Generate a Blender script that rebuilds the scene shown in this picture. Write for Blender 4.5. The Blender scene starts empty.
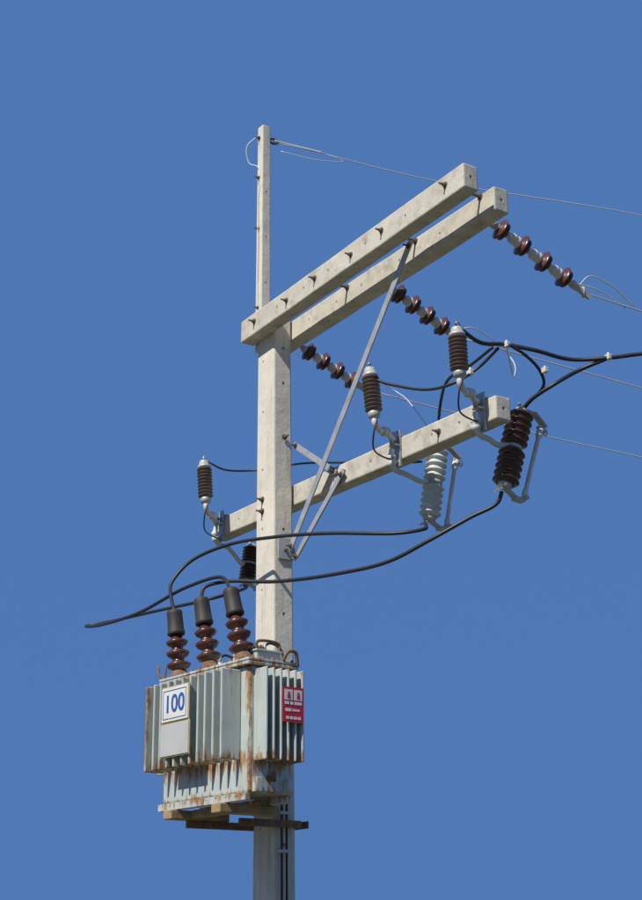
import bpy, bmesh, math, random
from mathutils import Vector, Matrix
random.seed(4)
sc=bpy.context.scene
# ------------------------------------------------------------------ frames
aS=math.radians(33.7); S=Vector((math.sin(aS),-math.cos(aS),0)); T=Vector((math.cos(aS),math.sin(aS),0))
aU=math.radians(38.6); U=Vector((math.sin(aU),-math.cos(aU),0)); V=Vector((math.cos(aU),math.sin(aU),0))
Z=Vector((0,0,1))
def P(s,t,z): return S*s+T*t+Z*z          # line frame: s along crossarms, t along the line
def Q(u,v,z): return U*u+V*v+Z*z          # transformer frame
# ------------------------------------------------------------------ materials
def mat(name,col,rough=.6,metal=0,spec=.5,var=.0,scale=8,bump=0,bscale=60,dark=None,darkamt=.0,streak=False,coords='Object',speck=0,stain=None):
    m=bpy.data.materials.new(name); m.use_nodes=True
    nt=m.node_tree; N=nt.nodes; L=nt.links; b=N['Principled BSDF']
    b.inputs['Roughness'].default_value=rough; b.inputs['Metallic'].default_value=metal
    b.inputs['Specular IOR Level'].default_value=spec
    tc=N.new('ShaderNodeTexCoord')
    n1=N.new('ShaderNodeTexNoise'); n1.inputs['Scale'].default_value=scale; n1.inputs['Detail'].default_value=6
    L.new(tc.outputs[coords],n1.inputs['Vector'])
    r=N.new('ShaderNodeValToRGB')
    r.color_ramp.elements[0].position=.3; r.color_ramp.elements[1].position=.7
    r.color_ramp.elements[0].color=tuple(c*(1-var) for c in col)+(1,)
    r.color_ramp.elements[1].color=tuple(min(1,c*(1+var*.6)) for c in col)+(1,)
    L.new(n1.outputs['Fac'],r.inputs['Fac'])
    out=r.outputs['Color']
    def over(out,fac,c):
        mx=N.new('ShaderNodeMix'); mx.data_type='RGBA'
        L.new(fac,mx.inputs['Factor']); L.new(out,mx.inputs[6]); mx.inputs[7].default_value=tuple(c)+(1,)
        return mx.outputs[2]
    if dark:
        mp=N.new('ShaderNodeMapping'); mp.inputs['Scale'].default_value=(9,9,1.1) if streak else (5,5,5)
        L.new(tc.outputs[coords],mp.inputs['Vector'])
        n2=N.new('ShaderNodeTexNoise'); n2.inputs['Scale'].default_value=2.4; n2.inputs['Detail'].default_value=9; n2.inputs['Roughness'].default_value=.65
        L.new(mp.outputs['Vector'],n2.inputs['Vector'])
        r2=N.new('ShaderNodeValToRGB'); r2.color_ramp.elements[0].position=.62-.25*darkamt; r2.color_ramp.elements[1].position=.78-.2*darkamt
        r2.color_ramp.elements[0].color=(0,0,0,1); r2.color_ramp.elements[1].color=(min(1,.3+darkamt),)*3+(1,)
        L.new(n2.outputs['Fac'],r2.inputs['Fac'])
        out=over(out,r2.outputs['Color'],dark)
    if stain:
        n5=N.new('ShaderNodeTexNoise'); n5.inputs['Scale'].default_value=3.1; n5.inputs['Detail'].default_value=10; n5.inputs['Roughness'].default_value=.75; L.new(tc.outputs[coords],n5.inputs['Vector'])
        r5=N.new('ShaderNodeValToRGB'); r5.color_ramp.elements[0].position=.50; r5.color_ramp.elements[1].position=.72
        r5.color_ramp.elements[0].color=(0,0,0,1); r5.color_ramp.elements[1].color=(.7,)*3+(1,); L.new(n5.outputs['Fac'],r5.inputs['Fac'])
        out=over(out,r5.outputs['Color'],stain)
    if speck:
        n4=N.new('ShaderNodeTexVoronoi'); n4.inputs['Scale'].default_value=55; L.new(tc.outputs[coords],n4.inputs['Vector'])
        r4=N.new('ShaderNodeValToRGB'); r4.color_ramp.elements[0].position=.0; r4.color_ramp.elements[1].position=.16
        r4.color_ramp.elements[0].color=(speck,)*3+(1,); r4.color_ramp.elements[1].color=(0,0,0,1); L.new(n4.outputs['Distance'],r4.inputs['Fac'])
        out=over(out,r4.outputs['Color'],(.2,.17,.12))
    L.new(out,b.inputs['Base Color'])
    if bump:
        n3=N.new('ShaderNodeTexNoise'); n3.inputs['Scale'].default_value=bscale; n3.inputs['Detail'].default_value=9; n3.inputs['Roughness'].default_value=.6
        L.new(tc.outputs[coords],n3.inputs['Vector'])
        bp=N.new('ShaderNodeBump'); bp.inputs['Strength'].default_value=bump; bp.inputs['Distance'].default_value=.012
        L.new(n3.outputs['Fac'],bp.inputs['Height']); L.new(bp.outputs['Normal'],b.inputs['Normal'])
    return m
M={}
M['pole']=mat('pole_concrete',(.66,.61,.51),.85,var=.10,scale=5,bump=.35,bscale=18,dark=(.38,.33,.25),darkamt=.36,streak=True,spec=.2,speck=.45,stain=(.50,.46,.38))
M['arm']=mat('arm_concrete',(.57,.53,.44),.9,var=.14,scale=7,bump=.4,bscale=18,dark=(.30,.26,.20),darkamt=.42,spec=.2,speck=.7,stain=(.36,.33,.27))
M['galv']=mat('galvanised_steel',(.45,.46,.46),.5,.35,var=.15,scale=14,dark=(.22,.18,.13),darkamt=.2)
M['rusty']=mat('rusty_steel',(.20,.11,.06),.8,.1,var=.4,scale=30,bump=.3)
M['boltm']=mat('bolt_steel',(.16,.13,.10),.7,.4,var=.3,scale=40)
M['brown']=mat('brown_porcelain',(.055,.023,.018),.24,0,.6,var=.2,scale=20,dark=(.13,.09,.07),darkamt=.1)
M['brown2']=mat('dusty_brown_porcelain',(.16,.115,.09),.5,0,.4,var=.2,scale=20)
M['red']=mat('red_brown_porcelain',(.095,.032,.021),.28,0,.6,var=.25,scale=20,dark=(.20,.14,.10),darkamt=.25)
M['grey']=mat('grey_polymer',(.58,.59,.56),.5,0,.4,var=.08,scale=20,dark=(.36,.33,.27),darkamt=.2)
M['white']=mat('white_porcelain',(.62,.61,.56),.4,0,.5,var=.08,scale=20,dark=(.35,.30,.22),darkamt=.3)
M['cap']=mat('aluminium_cap',(.46,.45,.41),.5,.2,var=.15,scale=25,dark=(.25,.2,.14),darkamt=.2)
M['black']=mat('black_cable_sheath',(.022,.022,.024),.45,0,.45,var=.2,scale=20)
M['boot']=mat('rubber_boot',(.045,.036,.031),.6,0,.4,var=.25,scale=20)
M['wire']=mat('aluminium_wire',(.62,.62,.60),.5,.2,var=.1,scale=20)
M['plate']=mat('white_enamel_plate',(.66,.66,.60),.45,var=.06,scale=8,dark=(.40,.30,.16),darkamt=.2)
M['plate2']=mat('zinc_nameplate',(.50,.50,.47),.45,.1,var=.08,scale=8,dark=(.40,.27,.13),darkamt=.2)
M['blue']=mat('blue_lettering',(.03,.09,.32),.5,var=.1)
M['redsign']=mat('red_sign_paint',(.55,.02,.035),.45,var=.1,dark=(.35,.05,.04),darkamt=.1)
M['signwhite']=mat('white_sign_paint',(.72,.70,.68),.5,var=.05)
M['yel']=mat('yellowed_frame',(.42,.33,.17),.6,var=.2,scale=20)
M['wood']=mat('timber_skid',(.34,.24,.12),.85,var=.3,scale=14,bump=.3,dark=(.20,.10,.05),darkamt=.3)
# transformer paint with rust
def paint():
    m=bpy.data.materials.new('weathered_transformer_paint'); m.use_nodes=True
    nt=m.node_tree; N=nt.nodes; L=nt.links; b=N['Principled BSDF']; b.inputs['Roughness'].default_value=.42
    tc=N.new('ShaderNodeTexCoord'); sp=N.new('ShaderNodeSeparateXYZ'); L.new(tc.outputs['Object'],sp.inputs[0])
    def noise(sc,scale,det=8,rough=.6):
        mp=N.new('ShaderNodeMapping'); mp.inputs['Scale'].default_value=sc; L.new(tc.outputs['Object'],mp.inputs['Vector'])
        n=N.new('ShaderNodeTexNoise'); n.inputs['Scale'].default_value=scale; n.inputs['Detail'].default_value=det; n.inputs['Roughness'].default_value=rough
        L.new(mp.outputs[0],n.inputs['Vector']); return n.outputs['Fac']
    def ramp(f,a,bb,c0=(0,0,0,1),c1=(1,1,1,1)):
        r=N.new('ShaderNodeValToRGB'); r.color_ramp.elements[0].position=a; r.color_ramp.elements[1].position=bb
        r.color_ramp.elements[0].color=c0; r.color_ramp.elements[1].color=c1; L.new(f,r.inputs['Fac']); return r.outputs['Color']
    def math_(op,a,bv):
        k=N.new('ShaderNodeMath'); k.operation=op
        for i,x in enumerate((a,bv)):
            if isinstance(x,(int,float)): k.inputs[i].default_value=x
            else: L.new(x,k.inputs[i])
        return k.outputs[0]
    base=ramp(noise((1,1,1),6),.3,.7,(.40,.45,.42,1),(.50,.55,.51,1))
    dirt=ramp(noise((14,14,1.2),2.2),.46,.68)
    m1=N.new('ShaderNodeMix'); m1.data_type='RGBA'; L.new(math_('MULTIPLY',dirt,.45),m1.inputs['Factor']); L.new(base,m1.inputs[6]); m1.inputs[7].default_value=(.38,.34,.25,1)
    def near(sock,z0,w):
        d=math_('ABSOLUTE',math_('SUBTRACT',sock,z0),0)
        return math_('MAXIMUM',math_('SUBTRACT',1,math_('DIVIDE',d,w)),0)
    bnd=math_('MAXIMUM',math_('MAXIMUM',math_('MULTIPLY',near(sp.outputs['Z'],6.26,.13),1.25),math_('MULTIPLY',near(sp.outputs['Z'],6.81,.08),1.0)),math_('MULTIPLY',near(sp.outputs['Z'],6.08,.07),1.05))
    c0=Q(.54,-.58,0)
    cor=math_('MULTIPLY',near(sp.outputs['X'],c0.x,.05),near(sp.outputs['Y'],c0.y,.065))
    c1=Q(-.335,-.72,0)
    cor1=math_('MULTIPLY',near(sp.outputs['X'],c1.x,.06),near(sp.outputs['Y'],c1.y,.08))
    allm=math_('MAXIMUM',bnd,math_('MAXIMUM',math_('MULTIPLY',cor,1.8),math_('MULTIPLY',cor1,1.0)))
    rn=math_('ADD',noise((10,10,1.6),2.4,10,.7),math_('MULTIPLY',allm,.17))
    rm=ramp(rn,.62,.71)
    m2=N.new('ShaderNodeMix'); m2.data_type='RGBA'; L.new(rm,m2.inputs['Factor']); L.new(m1.outputs[2],m2.inputs[6])
    L.new(ramp(noise((1,1,1),40),.35,.65,(.20,.09,.035,1),(.42,.25,.11,1)),m2.inputs[7])
    L.new(m2.outputs[2],b.inputs['Base Color'])
    return m
M['paint']=paint()
# ------------------------------------------------------------------ mesh helpers
def empty(name,loc=(0,0,0)):
    e=bpy.data.objects.new(name,None); e.empty_display_size=.2; sc.collection.objects.link(e); return e
class Part:
    def __init__(s): s.bm=bmesh.new()
    def hexa(s,c):
        v=[s.bm.verts.new(x) for x in c]
        for f in ((0,3,2,1),(4,5,6,7),(0,1,5,4),(1,2,6,5),(2,3,7,6),(3,0,4,7)): s.bm.faces.new([v[i] for i in f])
        return s
    def boxf(s,F,a0,a1,b0,b1,z0,z1):
        return s.hexa([F(a0,b0,z0),F(a1,b0,z0),F(a1,b1,z0),F(a0,b1,z0),F(a0,b0,z1),F(a1,b0,z1),F(a1,b1,z1),F(a0,b1,z1)])
    def bar(s,A,B,w,h,up=Z):
        A=Vector(A);B=Vector(B);d=(B-A).normalized(); x=d.cross(up); x=x.normalized() if x.length>1e-4 else Vector((1,0,0)); y=x.cross(d).normalized()
        x*=w/2;y*=h/2
        return s.hexa([A-x-y,A+x-y,A+x+y,A-x+y,B-x-y,B+x-y,B+x+y,B-x+y])
    def rings(s,cen,rad,frames,seg,cap=True):
        R=[]
        for c,r,(x,y) in zip(cen,rad,frames):
            R.append([s.bm.verts.new(c+x*(r*math.cos(2*math.pi*k/seg))+y*(r*math.sin(2*math.pi*k/seg))) for k in range(seg)])
        for i in range(len(R)-1):
            for k in range(seg):
                f=s.bm.faces.new((R[i][k],R[i][(k+1)%seg],R[i+1][(k+1)%seg],R[i+1][k])); f.smooth=True
        if cap:
            s.bm.faces.new(R[0][::-1]); s.bm.faces.new(R[-1])
    def rev(s,A,B,prof,seg=28):
        A=Vector(A);B=Vector(B);d=(B-A); n=d.normalized(); x=n.orthogonal().normalized(); y=n.cross(x)
        s.rings([A+d*h for h,r in prof],[r for h,r in prof],[(x,y)]*len(prof),seg); return s
    def cyl(s,A,B,r,seg=16): return s.rev(A,B,[(0,r),(1,r)],seg)
    def bolt(s,A,n,r=.014,l=.02):
        n=Vector(n).normalized(); A=Vector(A)
        s.cyl(A,A+n*.004,r*1.6,12); s.cyl(A+n*.004,A+n*(.004+l),r,6); s.cyl(A+n*.004,A+n*(.02+l*1.6),r*.5,8); return s
    def tube(s,pts,r,sub=8,seg=10):
        pts=[Vector(p) for p in pts]
        if sub>1 and len(pts)>2:
            o=[];n=len(pts)
            for i in range(n-1):
                p0=pts[i-1] if i else pts[0]*2-pts[1]; p1=pts[i];p2=pts[i+1];p3=pts[i+2] if i+2<n else pts[-1]*2-pts[-2]
                t0=0; t1=(p1-p0).length**.5+t0; t2=(p2-p1).length**.5+t1; t3=(p3-p2).length**.5+t2
                for j in range(sub):
                    t=t1+(t2-t1)*j/sub
                    A1=p0*((t1-t)/(t1-t0))+p1*((t-t0)/(t1-t0)); A2=p1*((t2-t)/(t2-t1))+p2*((t-t1)/(t2-t1)); A3=p2*((t3-t)/(t3-t2))+p3*((t-t2)/(t3-t2))
                    B1=A1*((t2-t)/(t2-t0))+A2*((t-t0)/(t2-t0)); B2=A2*((t3-t)/(t3-t1))+A3*((t-t1)/(t3-t1))
                    o.append(B1*((t2-t)/(t2-t1))+B2*((t-t1)/(t2-t1)))
            o.append(pts[-1]); pts=o
        fr=[];x=None
        for i in range(len(pts)):
            d=(pts[min(i+1,len(pts)-1)]-pts[max(i-1,0)]).normalized()
            if x is None: x=d.orthogonal().normalized()
            x=(x-d*x.dot(d)).normalized(); fr.append((x.copy(),d.cross(x)))
        s.rings(pts,[r]*len(pts),fr,seg); return s
    def done(s,name,parent,m,bevel=0,smooth=False):
        me=bpy.data.meshes.new(name); bmesh.ops.recalc_face_normals(s.bm,faces=s.bm.faces)
        s.bm.to_mesh(me); s.bm.free(); me.materials.append(M[m] if isinstance(m,str) else m)
        ob=bpy.data.objects.new(name,me); sc.collection.objects.link(ob)
        if parent: ob.parent=parent
        if bevel:
            b=ob.modifiers.new('bevel','BEVEL'); b.width=bevel; b.segments=2; b.limit_method='ANGLE'; b.angle_limit=.9
        return ob
def cut(ob,cutter):
    b=ob.modifiers.new('holes','BOOLEAN'); b.operation='DIFFERENCE'; b.object=cutter; b.solver='EXACT'
    dg=bpy.context.evaluated_depsgraph_get(); me=bpy.data.meshes.new_from_object(ob.evaluated_get(dg))
    ob.modifiers.clear(); ob.data=me; bpy.data.objects.remove(cutter)
def sheds(n,rc,rs,h0=0.,h1=1.,thin=.35):
    pr=[];st=(h1-h0)/n
    for i in range(n):
        a=h0+i*st
        pr+=[(a,rc),(a+st*.18,rc),(a+st*.38,rs*.93),(a+st*.46,rs),(a+st*.56,rs*.97),(a+st*(.56+thin*.6),rc*1.12)]
    pr.append((h1,rc)); return pr
# ------------------------------------------------------------------ pole
pole=empty('concrete_utility_pole')
pb=Part()
zs=[0,3,5.8,7,8,9.30]
def pdim(z):
    k=z/9.3; return .30+(.205-.30)*k, .185+(.135-.185)*k
prev=None
rings=[]
for z in zs:
    a,b=pdim(z); off=Vector((.016-.024*z/9.3,0,0))
    rings.append([pb.bm.verts.new(P(i*a/2,j*b/2,z)+off) for i,j in ((-1,-1),(1,-1),(1,1),(-1,1))])
for r0,r1 in zip(rings,rings[1:]):
    for k in range(4): pb.bm.faces.new((r0[k],r0[(k+1)%4],r1[(k+1)%4],r1[k]))
pb.bm.faces.new(rings[0][::-1]); pb.bm.faces.new(rings[-1])
shaft=pb.done('shaft',pole,'pole',bevel=.012)
c=Part()
for z in (5.95,6.35,7.05,7.42,7.82,8.22,8.62,8.98): c.cyl(P(-.035,-.3,z),P(-.035,.3,z),.0115,12)
for z in (5.85,7.25,7.80,8.42,8.8,9.05): c.cyl(P(-.3,.0,z),P(.3,.0,z),.0115,12)
cut(shaft,c.done('cut',None,'pole'))
ext=Part()
def erect(z): return .041-.006*(z-9.1)/1.7
e0,e1=9.10,10.83
v=[]
for z in (e0,e1):
    h=erect(z); cx=-.135+( .004 if z>10 else 0)
    v+= [P(cx-h,-.02-h*.9,z),P(cx+h,-.02-h*.9,z),P(cx+h,-.02+h*.9,z),P(cx-h,-.02+h*.9,z)]
ext.hexa(v); exto=ext.done('top_extension_post',pole,'pole',bevel=.006)
c=Part()
for z in (9.6,9.95,10.3): c.cyl(P(-.3,-.02,z),P(.3,-.02,z),.008,10)
cut(exto,c.done('cut',None,'pole'))
hw=Part()
for z in (9.42,10.02,10.42,10.74): hw.bolt(P(-.14,-.055,z),-T,.009,.012)
for z in (8.42,7.66): hw.bolt(P(.112,.0,z),S,.012,.018)
for z in (8.02,7.94): hw.bolt(P(-.03,-.075,z),-T,.013,.018)
for z in (7.05,): hw.bolt(P(-.03,-.08,z),-T,.013,.018)
hw.tube([P(-.13,0.02,10.74),P(-.13,.05,10.76),P(-.12,.10,10.74),P(-.13,.05,10.72),P(-.13,.02,10.74)],.007)
hw.done('bolts_and_eye',pole,'boltm')
cd=Part()
for i,dx in enumerate((.012,.046)):
    cd.tube([P(.10,-.20,6.84),P(.155,-.10+dx,6.74),P(.160,-.06+dx,6.3),P(.166,-.06+dx,5.9),P(.175,-.06+dx,4),P(.185,-.06+dx,.1)],.0075)
cd.done('low_voltage_down_cables',pole,'black')
cl=Part()
for z in (6.02,5.80,5.2,4.4,3.5): cl.boxf(P,.13,.176,-.065,.005,z,z+.02)
cl.done('cable_straps',pole,'galv',bevel=.003)
# ------------------------------------------------------------------ crossarms
def crossarm(s0,s1,t0,t1,zt0,zt1,h,holes,nm='concrete_crossarm'):
    e=empty(nm); p=Part(); n=13; R=[]
    for i in range(n):
        k=i/(n-1); s=s0+(s1-s0)*k; z=zt0+(zt1-zt0)*k
        j=lambda: random.uniform(-.0018,.0018)
        R.append([p.bm.verts.new(P(s,t0+j(),z-h+j())),p.bm.verts.new(P(s,t1+j(),z-h+j())),p.bm.verts.new(P(s,t1+j(),z+j())),p.bm.verts.new(P(s,t0+j(),z+j()))])
    for a,b in zip(R,R[1:]):
        for k in range(4): p.bm.faces.new((a[k],a[(k+1)%4],b[(k+1)%4],b[k]))
    p.bm.faces.new(R[0][::-1]); p.bm.faces.new(R[-1])
    o=p.done('beam',e,'arm',bevel=.009)
    c=Part()
    for s in holes:
        z=zt0+(zt1-zt0)*(s-s0)/(s1-s0)-h*.5; c.cyl(P(s,t0-.1,z),P(s,t1+.1,z),.010,12)
    c.cyl(P(s1-.05,(t0+t1)/2,zt1-h*.5),P(s1+.1,(t0+t1)/2,zt1-h*.5),.011,12)
    cut(o,c.done('cut',None,'arm'))
    return e
def zF(s): return 9.290+.034*(s+.16)
def zB(s): return 9.262+.024*(s+.16)
def zL(s): return 8.125-.012*(s+.94)
FA=crossarm(-.16,2.24,-.178,-.074,zF(-.16),zF(2.24),.152,(.3,.62,.9,1.3,1.7))
BA=crossarm(-.16,2.20,.072,.176,zB(-.16),zB(2.20),.152,(.3,.62,.9,1.3,1.7))
LA=crossarm(-.95,2.12,.082,.187,zL(-.95),zL(2.12),.138,(-.6,-.35,.35,.6,.95,1.55,1.8))
h=Part()
for s in (.02,.75,1.47,2.08):
    z=zF(s)-.065
    h.bolt(P(s,-.178,z),-T,.012,.016); h.cyl(P(s,-.17,z),P(s,.18,z),.009,8); h.bolt(P(s,-.074,z),T,.013,.013); h.bolt(P(s,.072,z),-T,.013,.013)
h.bolt(P(.42,-.178,zF(.42)-.08),-T,.011,.015); h.bolt(P(1.15,-.178,zF(1.15)-.08),-T,.011,.015)
h.done('through_bolts',FA,'boltm')
h=Part()
for s in (.05,.62,1.62): h.bolt(P(s,.082,zL(s)-.07),-T,.012,.018)
h.done('through_bolts',LA,'boltm')
# ------------------------------------------------------------------ braces
def brace(A,B,off,w=.042):
    e=empty('steel_brace'); p=Part(); A=Vector(A);B=Vector(B)
    d=(B-A).normalized(); n=Vector(off).normalized(); x=d.cross(n).normalized()
    p.hexa([A-x*w/2,A+x*w/2,A+x*w/2+n*.006,A-x*w/2+n*.006,B-x*w/2,B+x*w/2,B+x*w/2+n*.006,B-x*w/2+n*.006])
    q=x*(w/2)
    p.hexa([A+q-n*.03,A+q+n*.005,A+q+n*.005+x*.006,A+q-n*.03+x*.006,B+q-n*.03,B+q+n*.005,B+q+n*.005+x*.006,B+q-n*.03+x*.006])
    p.done('angle_bar',e,'galv')
    k=Part(); k.bolt(A+d*.03+n*.006,n,.011,.012); k.bolt(B-d*.03+n*.006,n,.011,.012); k.done('bolts',e,'boltm')
brace(P(1.56,-.03,9.21),P(.135,.03,7.66),-T)
brace(P(.70,.060,8.04),P(.14,.06,7.60),-T,.034)
brace(P(.125,.070,8.38),P(.60,.074,8.06),-T,.034)
pl=Part(); pl.boxf(P,.112,.124,-.05,.075,7.60,7.74); pl.done('brace_plate',pole,'galv',bevel=.002)
# ------------------------------------------------------------------ tension insulators
def tension(s,t0,z0,t1,z1):
    e=empty('tension_insulator'); A=P(s,t0,z0);B=P(s,t1,z1);d=B-A; L=d.length; n=d.normalized()
    m=Part(); m.cyl(P(s,.172,z0+.035),A,.011,10); m.rev(A-n*.0,A+n*.05,[(0,.012),(.3,.024),(.8,.026),(1,.018)],16)
    m.rev(B-n*.07,B,[(0,.018),(.2,.026),(.7,.024),(1,.012)],16); m.bar(B-n*.01,B+n*.09,.018,.035); m.cyl(B+n*.04-Z*.03,B+n*.04+Z*.035,.012,10)
    m.bolt(P(s,.176,z0+.035),T,.016,.015)
    m.done('end_fittings',e,'cap')
    c=Part(); b=Part()
    for i in range(4):
        h=.13+.235*i
        C=A+d*h
        b.rev(C-n*.036,C+n*.036,[(0,.022),(.08,.030),(.20,.054),(.27,.066),(.34,.066),(.42,.050),(.5,.036),(.6,.050),(.68,.057),(.75,.055),(.84,.036),(.9,.028),(1,.022)],26)
    c.rev(A+d*.05,A+d*.95,[(0,.020)]+[(x,r) for i in range(3) for x,r in ((.185+.26*i,.020),(.20+.26*i,.031),(.235+.26*i,.034),(.25+.26*i,.027),(.265+.26*i,.034),(.30+.26*i,.031),(.315+.26*i,.020))]+[(1,.020)],20)
    c.done('grey_core',e,'white'); b.done('brown_discs',e,'red')
tension(1.95,.25,9.25,.92,8.99)
tension(1.0,.23,9.19,.71,8.99)
tension(-.02,.22,9.15,.72,8.96)
# ------------------------------------------------------------------ surge arresters
def arrester(A,B,sc_,armz,shed=9):
    e=empty('surge_arrester'); A=Vector(A);B=Vector(B) # A bottom, B top
    d=B-A; n=d.normalized()
    b=Part(); b.rev(A+d*.10,A+d*.80,sheds(shed,.032,.052),26); b.done('ribbed_body',e,'brown2')
    c=Part(); c.rev(A+d*.79,B,[(0,.030),(.02,.045),(.3,.045),(.35,.036),(.75,.034),(.9,.028),(1,.012)],22); c.cyl(B,B+n*.03,.006,8)
    c.rev(A-n*.01,A+d*.11,[(0,.02),(.1,.034),(.7,.036),(1,.030)],20); c.done('metal_caps',e,'cap')
    s=sc_; ta=A.dot(T); sA=A.dot(S)
    w=Part(); w.tube([A-n*.0,A-n*.045,P((sA*.7+s*.3),ta+.05,A.z-.075),P((sA*.4+s*.6),ta+.10,A.z-.065),P(s,.02,A.z-.085),P(s,.045,A.z-.10)],.018,6,12)
    w.rev(P((sA*.6+s*.4),ta+.065,A.z-.074),P((sA*.3+s*.7),ta+.12,A.z-.066),[(0,.018),(.1,.028),(.4,.028),(.5,.02),(.6,.028),(.9,.028),(1,.018)],16)
    w.done('bracket_insulator',e,'white')
    k=Part(); k.boxf(P,s-.028,s+.028,.068,.078,armz-.18,armz+.04); k.boxf(P,s-.028,s+.028,.03,.068,armz-.06,armz-.05)
    k.boxf(P,s-.028,s+.028,.079,.195,armz+.006,armz+.014)
    for z in (armz-.02,armz-.155): k.bolt(P(s-.0,.068,z),-T,.012,.018)
    k.cyl(P(s,.03,A.z-.13),P(s,.03,A.z-.06),.014,10)
    k.done('clamp',e,'galv')
    g=Part(); g.tube([A-n*.03+S*.02,A-n*.10+S*.01-T*.02,P(sA-.02,ta+.01,A.z-.2),P(sA+.02,ta+.08,A.z-.25),P(s,.05,A.z-.2)],.005,6,8); g.done('earth_lead',e,'black')
arrester(P(2.07,-.12,8.17),P(2.06,-.12,8.46),2.01,zL(2.01))
arrester(P(1.28,-.12,8.18),P(1.24,-.12,8.50),1.24,zL(1.24))
arrester(P(-.70,-.12,8.17),P(-.74,-.12,8.48),-.82,zL(-.82))
# ------------------------------------------------------------------ fuse cutouts
def cutout(s,tt,zt,tb,zb,m,off,cs,tube=True,rad=.072):
    e=empty('fuse_cutout'); A=P(s,tb,zb);B=P(s,tt,zt);d=B-A;n=d.normalized(); x=(T-n*T.dot(n)).normalized()
    b=Part()
    b.rev(A+d*.03,A+d*.47,sheds(5,rad*.70,rad),30); b.rev(A+d*.53,A+d*.97,sheds(5,rad*.70,rad),30)
    b.cyl(A+d*.46,A+d*.54,.046,24); b.done('porcelain_body',e,m)
    k=Part(); k.rev(A+d*.475,A+d*.525,[(0,.048),(.1,.053),(.9,.053),(1,.048)],22)
    k.rev(A-n*.015,A+d*.05,[(0,.02),(.2,.036),(1,.045)],18); k.rev(A+d*.95,B+n*.015,[(0,.045),(.8,.036),(1,.02)],18)
    E=B+x*off; k.bar(B+n*.01,B+x*(off*.7)+n*.035,.03,.012,n); k.bar(B+x*(off*.55)+n*.035,E+x*.03-n*.01,.04,.012,n); k.bar(E-x*.02-n*.03,E+x*.035-n*.04,.03,.015,n)
    k.cyl(B+n*.0-x*.02,B+n*.04-x*.02,.010,8)
    F=A+x*off*.92; k.bar(A-n*.005,A+x*off*.6-n*.03,.034,.014,n); k.bar(A+x*off*.5-n*.035,F-n*.02,.045,.02,n); k.cyl(F-S*.035-n*.005,F+S*.035-n*.005,.013,10)
    k.bar(A-n*.01-x*.01,A-n*.05-x*.05,.03,.012,n)
    k.done('contacts',e,'cap')
    t=Part(); t.rev(F+n*.0,E-n*.03,[(0,.013),(.05,.017),(.1,.017),(.12,.013),(.86,.013),(.88,.02),(1,.02)],14); t.tube([E-n*.03+x*.01,E+x*.045-n*.02,E+x*.05-n*.05,E+x*.02-n*.06],.005,5,8)
    t.done('fuse_tube',e,'white')
    w=Part(); C=A+d*.5-x*.04; z0=zL(cs)-.142
    w.tube([P(cs,.03,z0+.06),P(cs,.02,z0-.01),P(cs*.8+s*.2,.06,z0-.055),P(cs*.5+s*.5,.15,z0-.06),P(cs*.2+s*.8,tb-.05,C.z-.02),C+n*0],.016,6,12)
    w.rev(P(cs,.022,z0+.03),P(cs*.9+s*.1,.035,z0-.04),[(0,.016),(.1,.026),(.4,.026),(.5,.018),(.6,.026),(.9,.026),(1,.016)],16)
    w.done('mounting_bracket',e,'white')
cutout(1.93,.43,8.12,.28,7.65,'brown',.155,2.01,rad=.076)
cutout(1.17,.43,8.12,.345,7.66,'grey',.14,1.24,rad=.066)
cutout(-.90,.37,7.97,.33,7.71,'brown',.14,-.82,rad=.062)
# ------------------------------------------------------------------ transformer
tr=empty('distribution_transformer')
p=Part(); p.boxf(Q,-.34,.54,-.58,-.28,6.09,6.80); p.done('tank',tr,'paint',bevel=.012)
p=Part()
us=[-.335+.0785*i for i in range(11)]
for u in us:
    j=random.uniform(-.003,.003)
    p.boxf(Q,u-.008+j,u+.008+j,-.72+random.uniform(-.003,.003),-.582,6.27,6.785)
for u in us: p.boxf(Q,u-.008,u+.008,-.278,-.20,6.27,6.785)
p.done('long_side_fins',tr,'paint',bevel=.007)
p=Part()
for i in range(6):
    v_=-.545+.051*i; p.boxf(Q,.542,.665,v_-.008,v_+.008,6.26,6.78); 
    p.boxf(Q,-.46,-.342,v_-.008,v_+.008,6.27,6.78)
p.done('end_fins',tr,'paint',bevel=.007)
p=Part(); p.boxf(Q,-.37,.57,-.61,-.25,6.803,6.822); p.boxf(Q,-.37,.57,-.61,-.25,6.826,6.842)
p.boxf(Q,.30,.50,-.50,-.33,6.842,6.90); p.boxf(Q,.29,.51,-.51,-.32,6.90,6.912)
p.done('lid',tr,'paint',bevel=.004)
p=Part()
for i in range(12):
    u=-.34+.0793*i; p.cyl(Q(u,-.598,6.795),Q(u,-.598,6.856),.009,6)
for i in range(5):
    v_=-.57+.07*i; p.cyl(Q(.558,v_,6.795),Q(.558,v_,6.856),.009,6)
p.done('lid_bolts',tr,'rusty')
p=Part(); p.boxf(Q,-.36,.53,-.60,-.56,6.045,6.087); p.boxf(Q,-.36,.53,-.30,-.26,6.045,6.087)
p.boxf(Q,.542,.59,-.56,-.52,6.09,6.17); p.boxf(Q,.542,.59,-.34,-.30,6.09,6.17)
p.done('base_channels',tr,'paint',bevel=.004)
p=Part(); p.boxf(Q,-.24,-.15,-.64,-.22,5.99,6.043); p.boxf(Q,.26,.35,-.64,-.22,5.99,6.043)
p.boxf(Q,-.10,.20,-.53,-.47,5.995,6.04)
p.done('timber_skids',tr,'wood',bevel=.006)
p=Part(); p.boxf(P,-.155,-.12,-.52,.12,5.945,5.988); p.boxf(P,.152,.18,-.34,.085,5.945,5.988); p.boxf(P,-.15,.18,.122,.135,5.945,5.988)
p.done('pole_bracket',tr,'rusty',bevel=.004)
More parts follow.
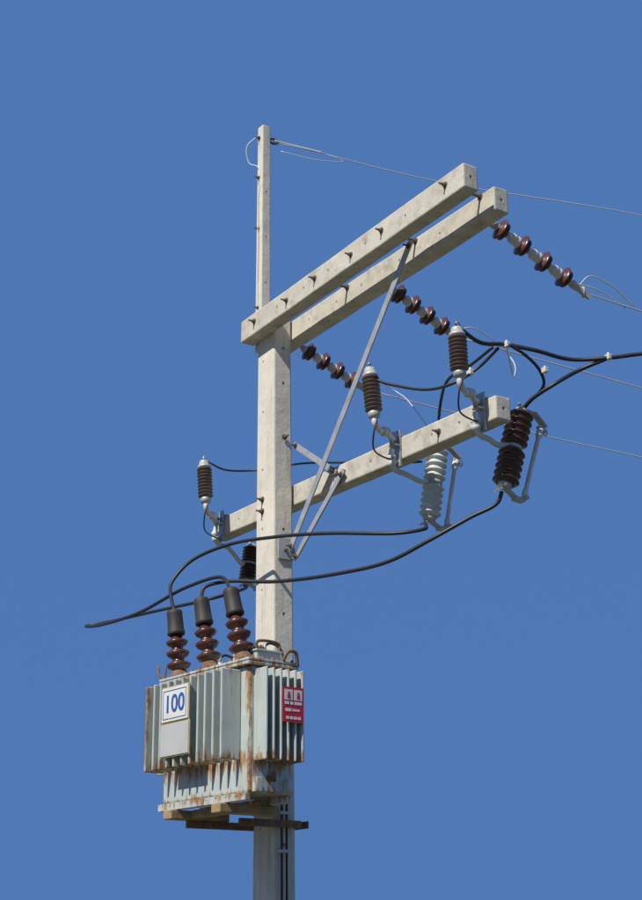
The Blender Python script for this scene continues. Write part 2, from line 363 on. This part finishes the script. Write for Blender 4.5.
p=Part(); p.tube([Q(.50,-.50,6.91),Q(.50,-.50,6.95),Q(.50,-.42,6.965),Q(.50,-.34,6.95),Q(.50,-.34,6.91)],.009)
p.tube([Q(.56,-.36,6.84),Q(.58,-.33,6.90),Q(.59,-.29,6.90),Q(.575,-.26,6.82)],.010)
p.tube([Q(-.33,-.58,6.84),Q(-.38,-.60,6.87),Q(-.40,-.60,6.93)],.008)
p.tube([Q(-.45,-.45,6.77),Q(-.47,-.50,6.85),Q(-.46,-.50,6.95)],.005)
p.cyl(Q(.54,-.44,6.17),Q(.585,-.44,6.17),.018); p.cyl(Q(.585,-.44,6.15),Q(.585,-.44,6.20),.015)
p.done('lugs_and_valve',tr,'rusty')
for i,(u0,u1) in enumerate(((-.245,-.295),(.09,.0),(.43,.31))):
    A=Q(u0,-.54,6.84); B=Q(u1,-.56,7.275+ (0.02 if i else 0)); d=B-A
    f=Part(); f.rev(A,A+d*.10,[(0,.062),(.3,.062),(.35,.050),(1,.048)],24)
    for k in range(4):
        an=math.pi/2*k+.6; f.cyl(A+Vector((math.cos(an),math.sin(an),0))*.056,A+Vector((math.cos(an),math.sin(an),.035/1))*.056+Z*.01,.008,6)
    f.done('bushing_flange_%d'%(i+1),tr,'rusty')
    b=Part(); b.rev(A+d*.09,A+d*.64,[(0,.038),(.06,.040),(.12,.066),(.19,.076),(.23,.064),(.25,.040),(.36,.037),(.42,.062),(.50,.073),(.54,.062),(.56,.037),(.66,.036),(.72,.060),(.79,.069),(.83,.058),(.85,.036),(1,.038)],30)
    b.done('bushing_porcelain_%d'%(i+1),tr,'red')
    c=Part(); c.rev(A+d*.62,B,[(0,.046),(.04,.055),(.12,.055),(.2,.051),(.8,.048),(.88,.050),(.96,.044),(.985,.03),(1,.015)],24); c.done('bushing_boot_%d'%(i+1),tr,'boot')
g=Part(); k=Part(); w=Part()
for i in range(4):
    u=-.12+.155*i; A=Q(u,-.33,6.842)
    g.rev(A,A+Z*.10,[(0,.03),(.2,.03),(.25,.022),(.5,.022),(.55,.032),(.65,.032),(.7,.02),(1,.02)],16)
    k.cyl(A+Z*.10,A+Z*.14,.010,8)
    w.tube([A+Z*.13,A+Z*.15+V*.04,A+Z*.12+V*.09+U*.03,A+V*.11+U*.05-Z*.05,P(.10,-.20,6.70)+V*.01*i],.008)
g.done('low_voltage_bushings',tr,'white'); k.done('terminals',tr,'cap'); w.done('low_voltage_leads',tr,'black')
# plates
def text(body,size,F,par,m,name,ext=.002,a=None):
    cu=bpy.data.curves.new(name,'FONT'); cu.body=body; cu.size=size; cu.extrude=ext; cu.align_x='CENTER'; cu.align_y='CENTER'; cu.offset=size*.012
    o=bpy.data.objects.new(name+'_tmp',cu); sc.collection.objects.link(o); o.matrix_world=F
    bpy.context.view_layer.update()
    dg=bpy.context.evaluated_depsgraph_get(); me=bpy.data.meshes.new_from_object(o.evaluated_get(dg)); me.transform(F)
    bpy.data.objects.remove(o); me.materials.clear(); me.materials.append(M[m]); n=bpy.data.objects.new(name,me); sc.collection.objects.link(n); n.parent=par
def fr(X,Y_,N_,O): 
    return Matrix(((X.x,Y_.x,N_.x,O.x),(X.y,Y_.y,N_.y,O.y),(X.z,Y_.z,N_.z,O.z),(0,0,0,1)))
np_=empty('rating_number_plate')
p=Part(); p.boxf(Q,-.125,.15,-.740,-.734,6.535,6.735); p.done('plate',np_,'plate')
p=Part(); p.boxf(Q,-.132,.157,-.734,-.728,6.528,6.742); p.done('rim',np_,'yel')
p=Part()
for a0,a1,z0,z1 in ((-.11,.135,6.715,6.718),(-.11,.135,6.55,6.553),(-.11,-.107,6.553,6.715),(.132,.135,6.553,6.715)): p.boxf(Q,a0,a1,-.7425,-.740,z0,z1)
p.done('border_line',np_,'blue')
text('100',.145,fr(U,Z,-V,Q(.0125,-.741,6.632)),np_,'blue','digits')
mp_=empty('maker_nameplate')
p=Part(); p.boxf(Q,-.135,.16,-.739,-.734,6.335,6.52); p.done('plate',mp_,'plate2')
p=Part(); p.boxf(Q,-.142,.167,-.734,-.728,6.328,6.526); p.done('rim',mp_,'yel')
ws=empty('danger_warning_sign')
p=Part(); p.boxf(Q,.672,.676,-.445,-.295,6.475,6.675); p.done('panel',ws,'redsign')
p=Part()
def wb(v0,v1,z0,z1): p.boxf(Q,.676,.6775,v0,v1,z0,z1)
wb(-.432,-.375,6.60,6.66); wb(-.364,-.307,6.60,6.66)
wb(-.43,-.40,6.575,6.592); wb(-.39,-.37,6.575,6.592); wb(-.36,-.31,6.575,6.592)
wb(-.425,-.385,6.535,6.553); wb(-.375,-.325,6.538,6.55)
for q in range(4): wb(-.42+q*.028,-.40+q*.028,6.492,6.508)
p.done('white_print',ws,'signwhite')
p=Part()
for v0 in (-.415,-.347):
    p.cyl(Q(.6775,v0+.012,6.64),Q(.679,v0+.012,6.64),.008,12); p.boxf(Q,.6775,.679,v0+.002,v0+.022,6.61,6.631)
p.done('pictograms',ws,'redsign')
# ------------------------------------------------------------------ cables
def cable(pts,r,m='black',name='power_cable',fr_=P,sub=8):
    e=empty(name); q=Part(); q.tube([fr_(*x) for x in pts],r,sub); q.done('conductor',e,m); return e
b1=Q(-.295,-.56,7.27); b2=Q(0,-.56,7.29); b3=Q(.31,-.56,7.29)
def st(v): return (v.dot(S),v.dot(T),v.z)
R_=.0115
cable([(1.19,.30,7.62),(1.26,.25,7.58),(1.29,.22,7.555),(1.21,.1,7.53),(.78,-.1,7.60),(.32,-.2,7.67),(-.12,-.3,7.70),(-.36,-.42,7.63),(-.41,-.52,7.49),(-.31,-.57,7.35),st(b1)],R_)
cable([(1.93,.26,7.62),(1.90,.25,7.56),(1.78,.15,7.49),(1.61,0,7.38),(1.37,-.1,7.30),(1.03,-.2,7.29),(.49,-.3,7.34),(.15,-.45,7.39),(.02,-.52,7.37),st(b2)],R_)
cable([(-.90,.31,7.68),(-.85,.3,7.66),(-.67,.1,7.56),(-.72,-.1,7.49),(-1.33,-.2,7.51),(-2.0,-.2,7.565),(-2.13,-.3,7.55),(-1.60,-.45,7.44),(-.89,-.5,7.39),(-.2,-.52,7.42),(.2,-.5,7.40),st(b3)],.0115)
cable([(3.6,2.2,8.62),(2.73,1.2,8.40),(2.43,.9,8.40),(2.32,.75,8.38),(2.17,.6,8.39),(2.11,.4,8.42),(2.03,.25,8.45),(2.05,.05,8.41),(2.08,-.1,8.44),(2.06,-.12,8.48)],.012)
cable([(2.03,.2,8.42),(1.90,.15,8.33),(1.82,.05,8.25),(1.66,0,8.25),(1.44,-.05,8.33),(1.28,-.1,8.42),(1.24,-.12,8.52)],.009)
cable([(1.98,.2,8.44),(1.78,.2,8.40),(1.51,.25,8.41),(1.34,.33,8.36),(1.24,.38,8.22),(1.19,.42,8.13)],.009)
cable([(2.32,.75,8.38),(2.19,.65,8.33),(2.14,.5,8.23),(2.02,.44,8.17),(1.95,.43,8.13)],.012)
cable([(2.06,.25,8.44),(2.08,.35,8.39),(2.08,.45,8.32),(2.05,.5,8.25),(1.96,.44,8.15)],.009)
cable([(-.74,-.12,8.49),(-.70,-.08,8.45),(-.66,0,8.41),(-.59,.2,8.42),(-.17,.3,8.37),(.53,.3,8.18),(.85,.28,8.08),(1.17,.3,8.01)],.007)
cn=empty('line_connector'); p=Part()
for a in ((2.04,.25,8.445),(2.32,.75,8.385),(2.10,.47,8.32),(1.87,.12,8.31)):
    p.bar(P(*a)-S*.018,P(*a)+S*.018,.028,.032); p.cyl(P(*a)-Z*.028,P(*a)+Z*.028,.007,8)
p.done('parallel_groove_clamps',cn,'white',bevel=.004)
def wire(pts,r=.0045): cable(pts,r,'wire','overhead_wire')
wire([(1.95,.98,8.975),(1.95,1.44,8.97),(1.96,4,8.98),(2,14,8.85),(2,34,9.1)])
wire([(1.0,.76,8.98),(1.0,2.40,8.97),(1.0,5,8.93),(1,15,8.8),(1,34,9.1)])
wire([(-.02,.77,8.95),(-.02,2.5,8.92),(-.02,3.41,8.93),(0,15,8.8),(0,34,9.1)])
wire([(-.12,.05,10.74),(.1,1.33,10.70),(.49,3.09,10.74),(.9,6,10.72),(1.1,16,10.6),(-.1,34,10.8)],.004)
cable([(-.12,.05,10.74),(-.08,.25,10.73),(-.05,.42,10.725)],.008,'wire','wire_grip')
cable([(-.13,.04,10.73),(-.02,.35,10.70),(.03,.55,10.66),(0,.35,10.62),(-.1,.1,10.66)],.003,'wire','wire_tail')
cable([(-.15,-.06,10.76),(-.2,-.12,10.68),(-.2,-.1,10.55),(-.14,-.06,10.5),(-.14,-.062,10.2),(-.13,-.066,9.9),(-.14,-.06,9.6),(-.14,-.06,9.3)],.003,'wire','earth_wire')
cable([(1.95,.93,9.02),(1.95,1.02,9.10),(1.95,1.2,9.08),(1.95,1.38,8.985)],.004,'wire','wire_tail')
cable([(1.95,.86,9.02),(1.95,1.1,9.02),(1.95,1.3,8.96)],.004,'wire','wire_tail')
cable([(1.0,.73,8.99),(1.0,.85,9.07),(1.0,1.02,9.04),(1.0,1.2,8.93),(1.35,.9,8.62),(1.98,.3,8.46)],.004,'wire','jumper_wire')
cable([(-.02,.72,8.97),(0,.8,9.03),(0,1.0,8.98),(.6,.7,8.6),(1.15,.45,8.16)],.004,'wire','jumper_wire')
# ------------------------------------------------------------------ neighbouring pole down the line (outside the frame)
fp=empty('concrete_utility_pole')
p=Part(); p.hexa([P(-.15,33.9,0),P(.15,33.9,0),P(.15,34.1,0),P(-.15,34.1,0),P(-.1,33.93,10.9),P(.1,33.93,10.9),P(.1,34.07,10.9),P(-.1,34.07,10.9)]); p.done('shaft',fp,'pole',bevel=.01)
p=Part(); p.boxf(P,-.4,2.3,33.80,33.925,8.9,9.06); p.done('arm',fp,'arm',bevel=.01)
p=Part()
for s in (0.2,1,2): p.rev(P(s,33.86,9.06),P(s,33.86,9.2),sheds(3,.03,.06),18)
p.done('pin_insulators',fp,'brown')
# ------------------------------------------------------------------ ground & road
def gmat(name,c0,c1,sc1,sc2):
    m=bpy.data.materials.new(name); m.use_nodes=True; N=m.node_tree.nodes; L=m.node_tree.links; b=N['Principled BSDF']; b.inputs['Roughness'].default_value=.95
    tc=N.new('ShaderNodeTexCoord'); n=N.new('ShaderNodeTexNoise'); n.inputs['Scale'].default_value=sc1; n.inputs['Detail'].default_value=12; L.new(tc.outputs['Object'],n.inputs['Vector'])
    r=N.new('ShaderNodeValToRGB'); r.color_ramp.elements[0].position=.35; r.color_ramp.elements[1].position=.65; r.color_ramp.elements[0].color=c0+(1,); r.color_ramp.elements[1].color=c1+(1,)
    L.new(n.outputs['Fac'],r.inputs['Fac']); L.new(r.outputs['Color'],b.inputs['Base Color'])
    n2=N.new('ShaderNodeTexNoise'); n2.inputs['Scale'].default_value=sc2; L.new(tc.outputs['Object'],n2.inputs['Vector']); bp=N.new('ShaderNodeBump'); bp.inputs['Strength'].default_value=.6
    L.new(n2.outputs['Fac'],bp.inputs['Height']); L.new(bp.outputs['Normal'],b.inputs['Normal']); return m
g=Part(); vs=[g.bm.verts.new(x) for x in ((-3000,-3000,0),(3000,-3000,0),(3000,3000,0),(-3000,3000,0))]; g.bm.faces.new(vs); g.done('ground',None,gmat('dry_grass',(.05,.07,.025),(.16,.13,.07),.6,9))
def strip(name,s0,s1,z0,z1,m,t0=-400,t1=400):
    q=Part(); q.boxf(P,s0,s1,t0,t1,z0,z1); return q.done(name,None,m)
asph=gmat('asphalt',(.04,.04,.042),(.065,.064,.06),3,60); kerb=gmat('kerb_concrete',(.28,.27,.25),(.38,.37,.34),4,40)
strip('road',2.5,9.5,-.1,.004,asph); strip('kerb',2.3,2.498,-.1,.13,kerb); strip('kerb',9.502,9.7,-.1,.13,kerb)
rm=empty('road_markings'); q=Part()
for i in range(-20,21): q.boxf(P,5.93,6.07,i*6,i*6+3,.0045,.008)
q.done('dashes',rm,'signwhite')
# ------------------------------------------------------------------ light, world
sd=Vector((-.64,-.77,0)).normalized(); el=math.radians(47); sun=(sd*math.cos(el)+Z*math.sin(el)).normalized()
sl=bpy.data.lights.new('sun','SUN'); sl.energy=5; sl.angle=math.radians(.5); sl.color=(1,.955,.88)
so=bpy.data.objects.new('sun',sl); sc.collection.objects.link(so); so.rotation_euler=(-sun).to_track_quat('-Z','Y').to_euler(); so.location=(0,0,30)
w=bpy.data.worlds.new('World'); sc.world=w; w.use_nodes=True; N=w.node_tree.nodes; L=w.node_tree.links
bg=N['Background']; bg.inputs['Strength'].default_value=.1
sky=N.new('ShaderNodeTexSky'); sky.sky_type='NISHITA'; sky.sun_disc=False; sky.sun_elevation=el; sky.sun_rotation=math.atan2(sd.x,sd.y); sky.dust_density=.3; sky.ozone_density=2
tc=N.new('ShaderNodeTexCoord'); sx=N.new('ShaderNodeSeparateXYZ'); L.new(tc.outputs['Generated'],sx.inputs[0])
mm=N.new('ShaderNodeMath'); mm.operation='MULTIPLY_ADD'; mm.inputs[1].default_value=.5; mm.inputs[2].default_value=.5; L.new(sx.outputs['Z'],mm.inputs[0])
cx=N.new('ShaderNodeCombineXYZ'); L.new(sx.outputs['X'],cx.inputs[0]); L.new(sx.outputs['Y'],cx.inputs[1]); L.new(mm.outputs[0],cx.inputs[2])
nm=N.new('ShaderNodeVectorMath'); nm.operation='NORMALIZE'; L.new(cx.outputs[0],nm.inputs[0]); L.new(nm.outputs[0],sky.inputs['Vector'])
mx=N.new('ShaderNodeMix'); mx.data_type='RGBA'; mx.inputs['Factor'].default_value=.9; L.new(sky.outputs['Color'],mx.inputs[6]); mx.inputs[7].default_value=(.79,1.90,4.72,1)
L.new(mx.outputs[2],bg.inputs['Color'])
# ------------------------------------------------------------------ camera
cam=bpy.data.cameras.new('camera'); co=bpy.data.objects.new('camera',cam); sc.collection.objects.link(co); sc.camera=co
p_=math.atan(510/1500)
Rm=Matrix.Rotation(math.pi/2+p_,3,'X')@Matrix.Rotation(math.radians(-0.4),3,'Z')
co.matrix_world=Matrix.Translation((0.30,-9.3,5.2))@Rm.to_4x4()
cam.sensor_fit='VERTICAL'; cam.sensor_height=24; cam.lens=40; cam.clip_end=8000; cam.clip_start=.05
sc.view_settings.view_transform='Standard'; sc.view_settings.look='None'; sc.view_settings.exposure=0
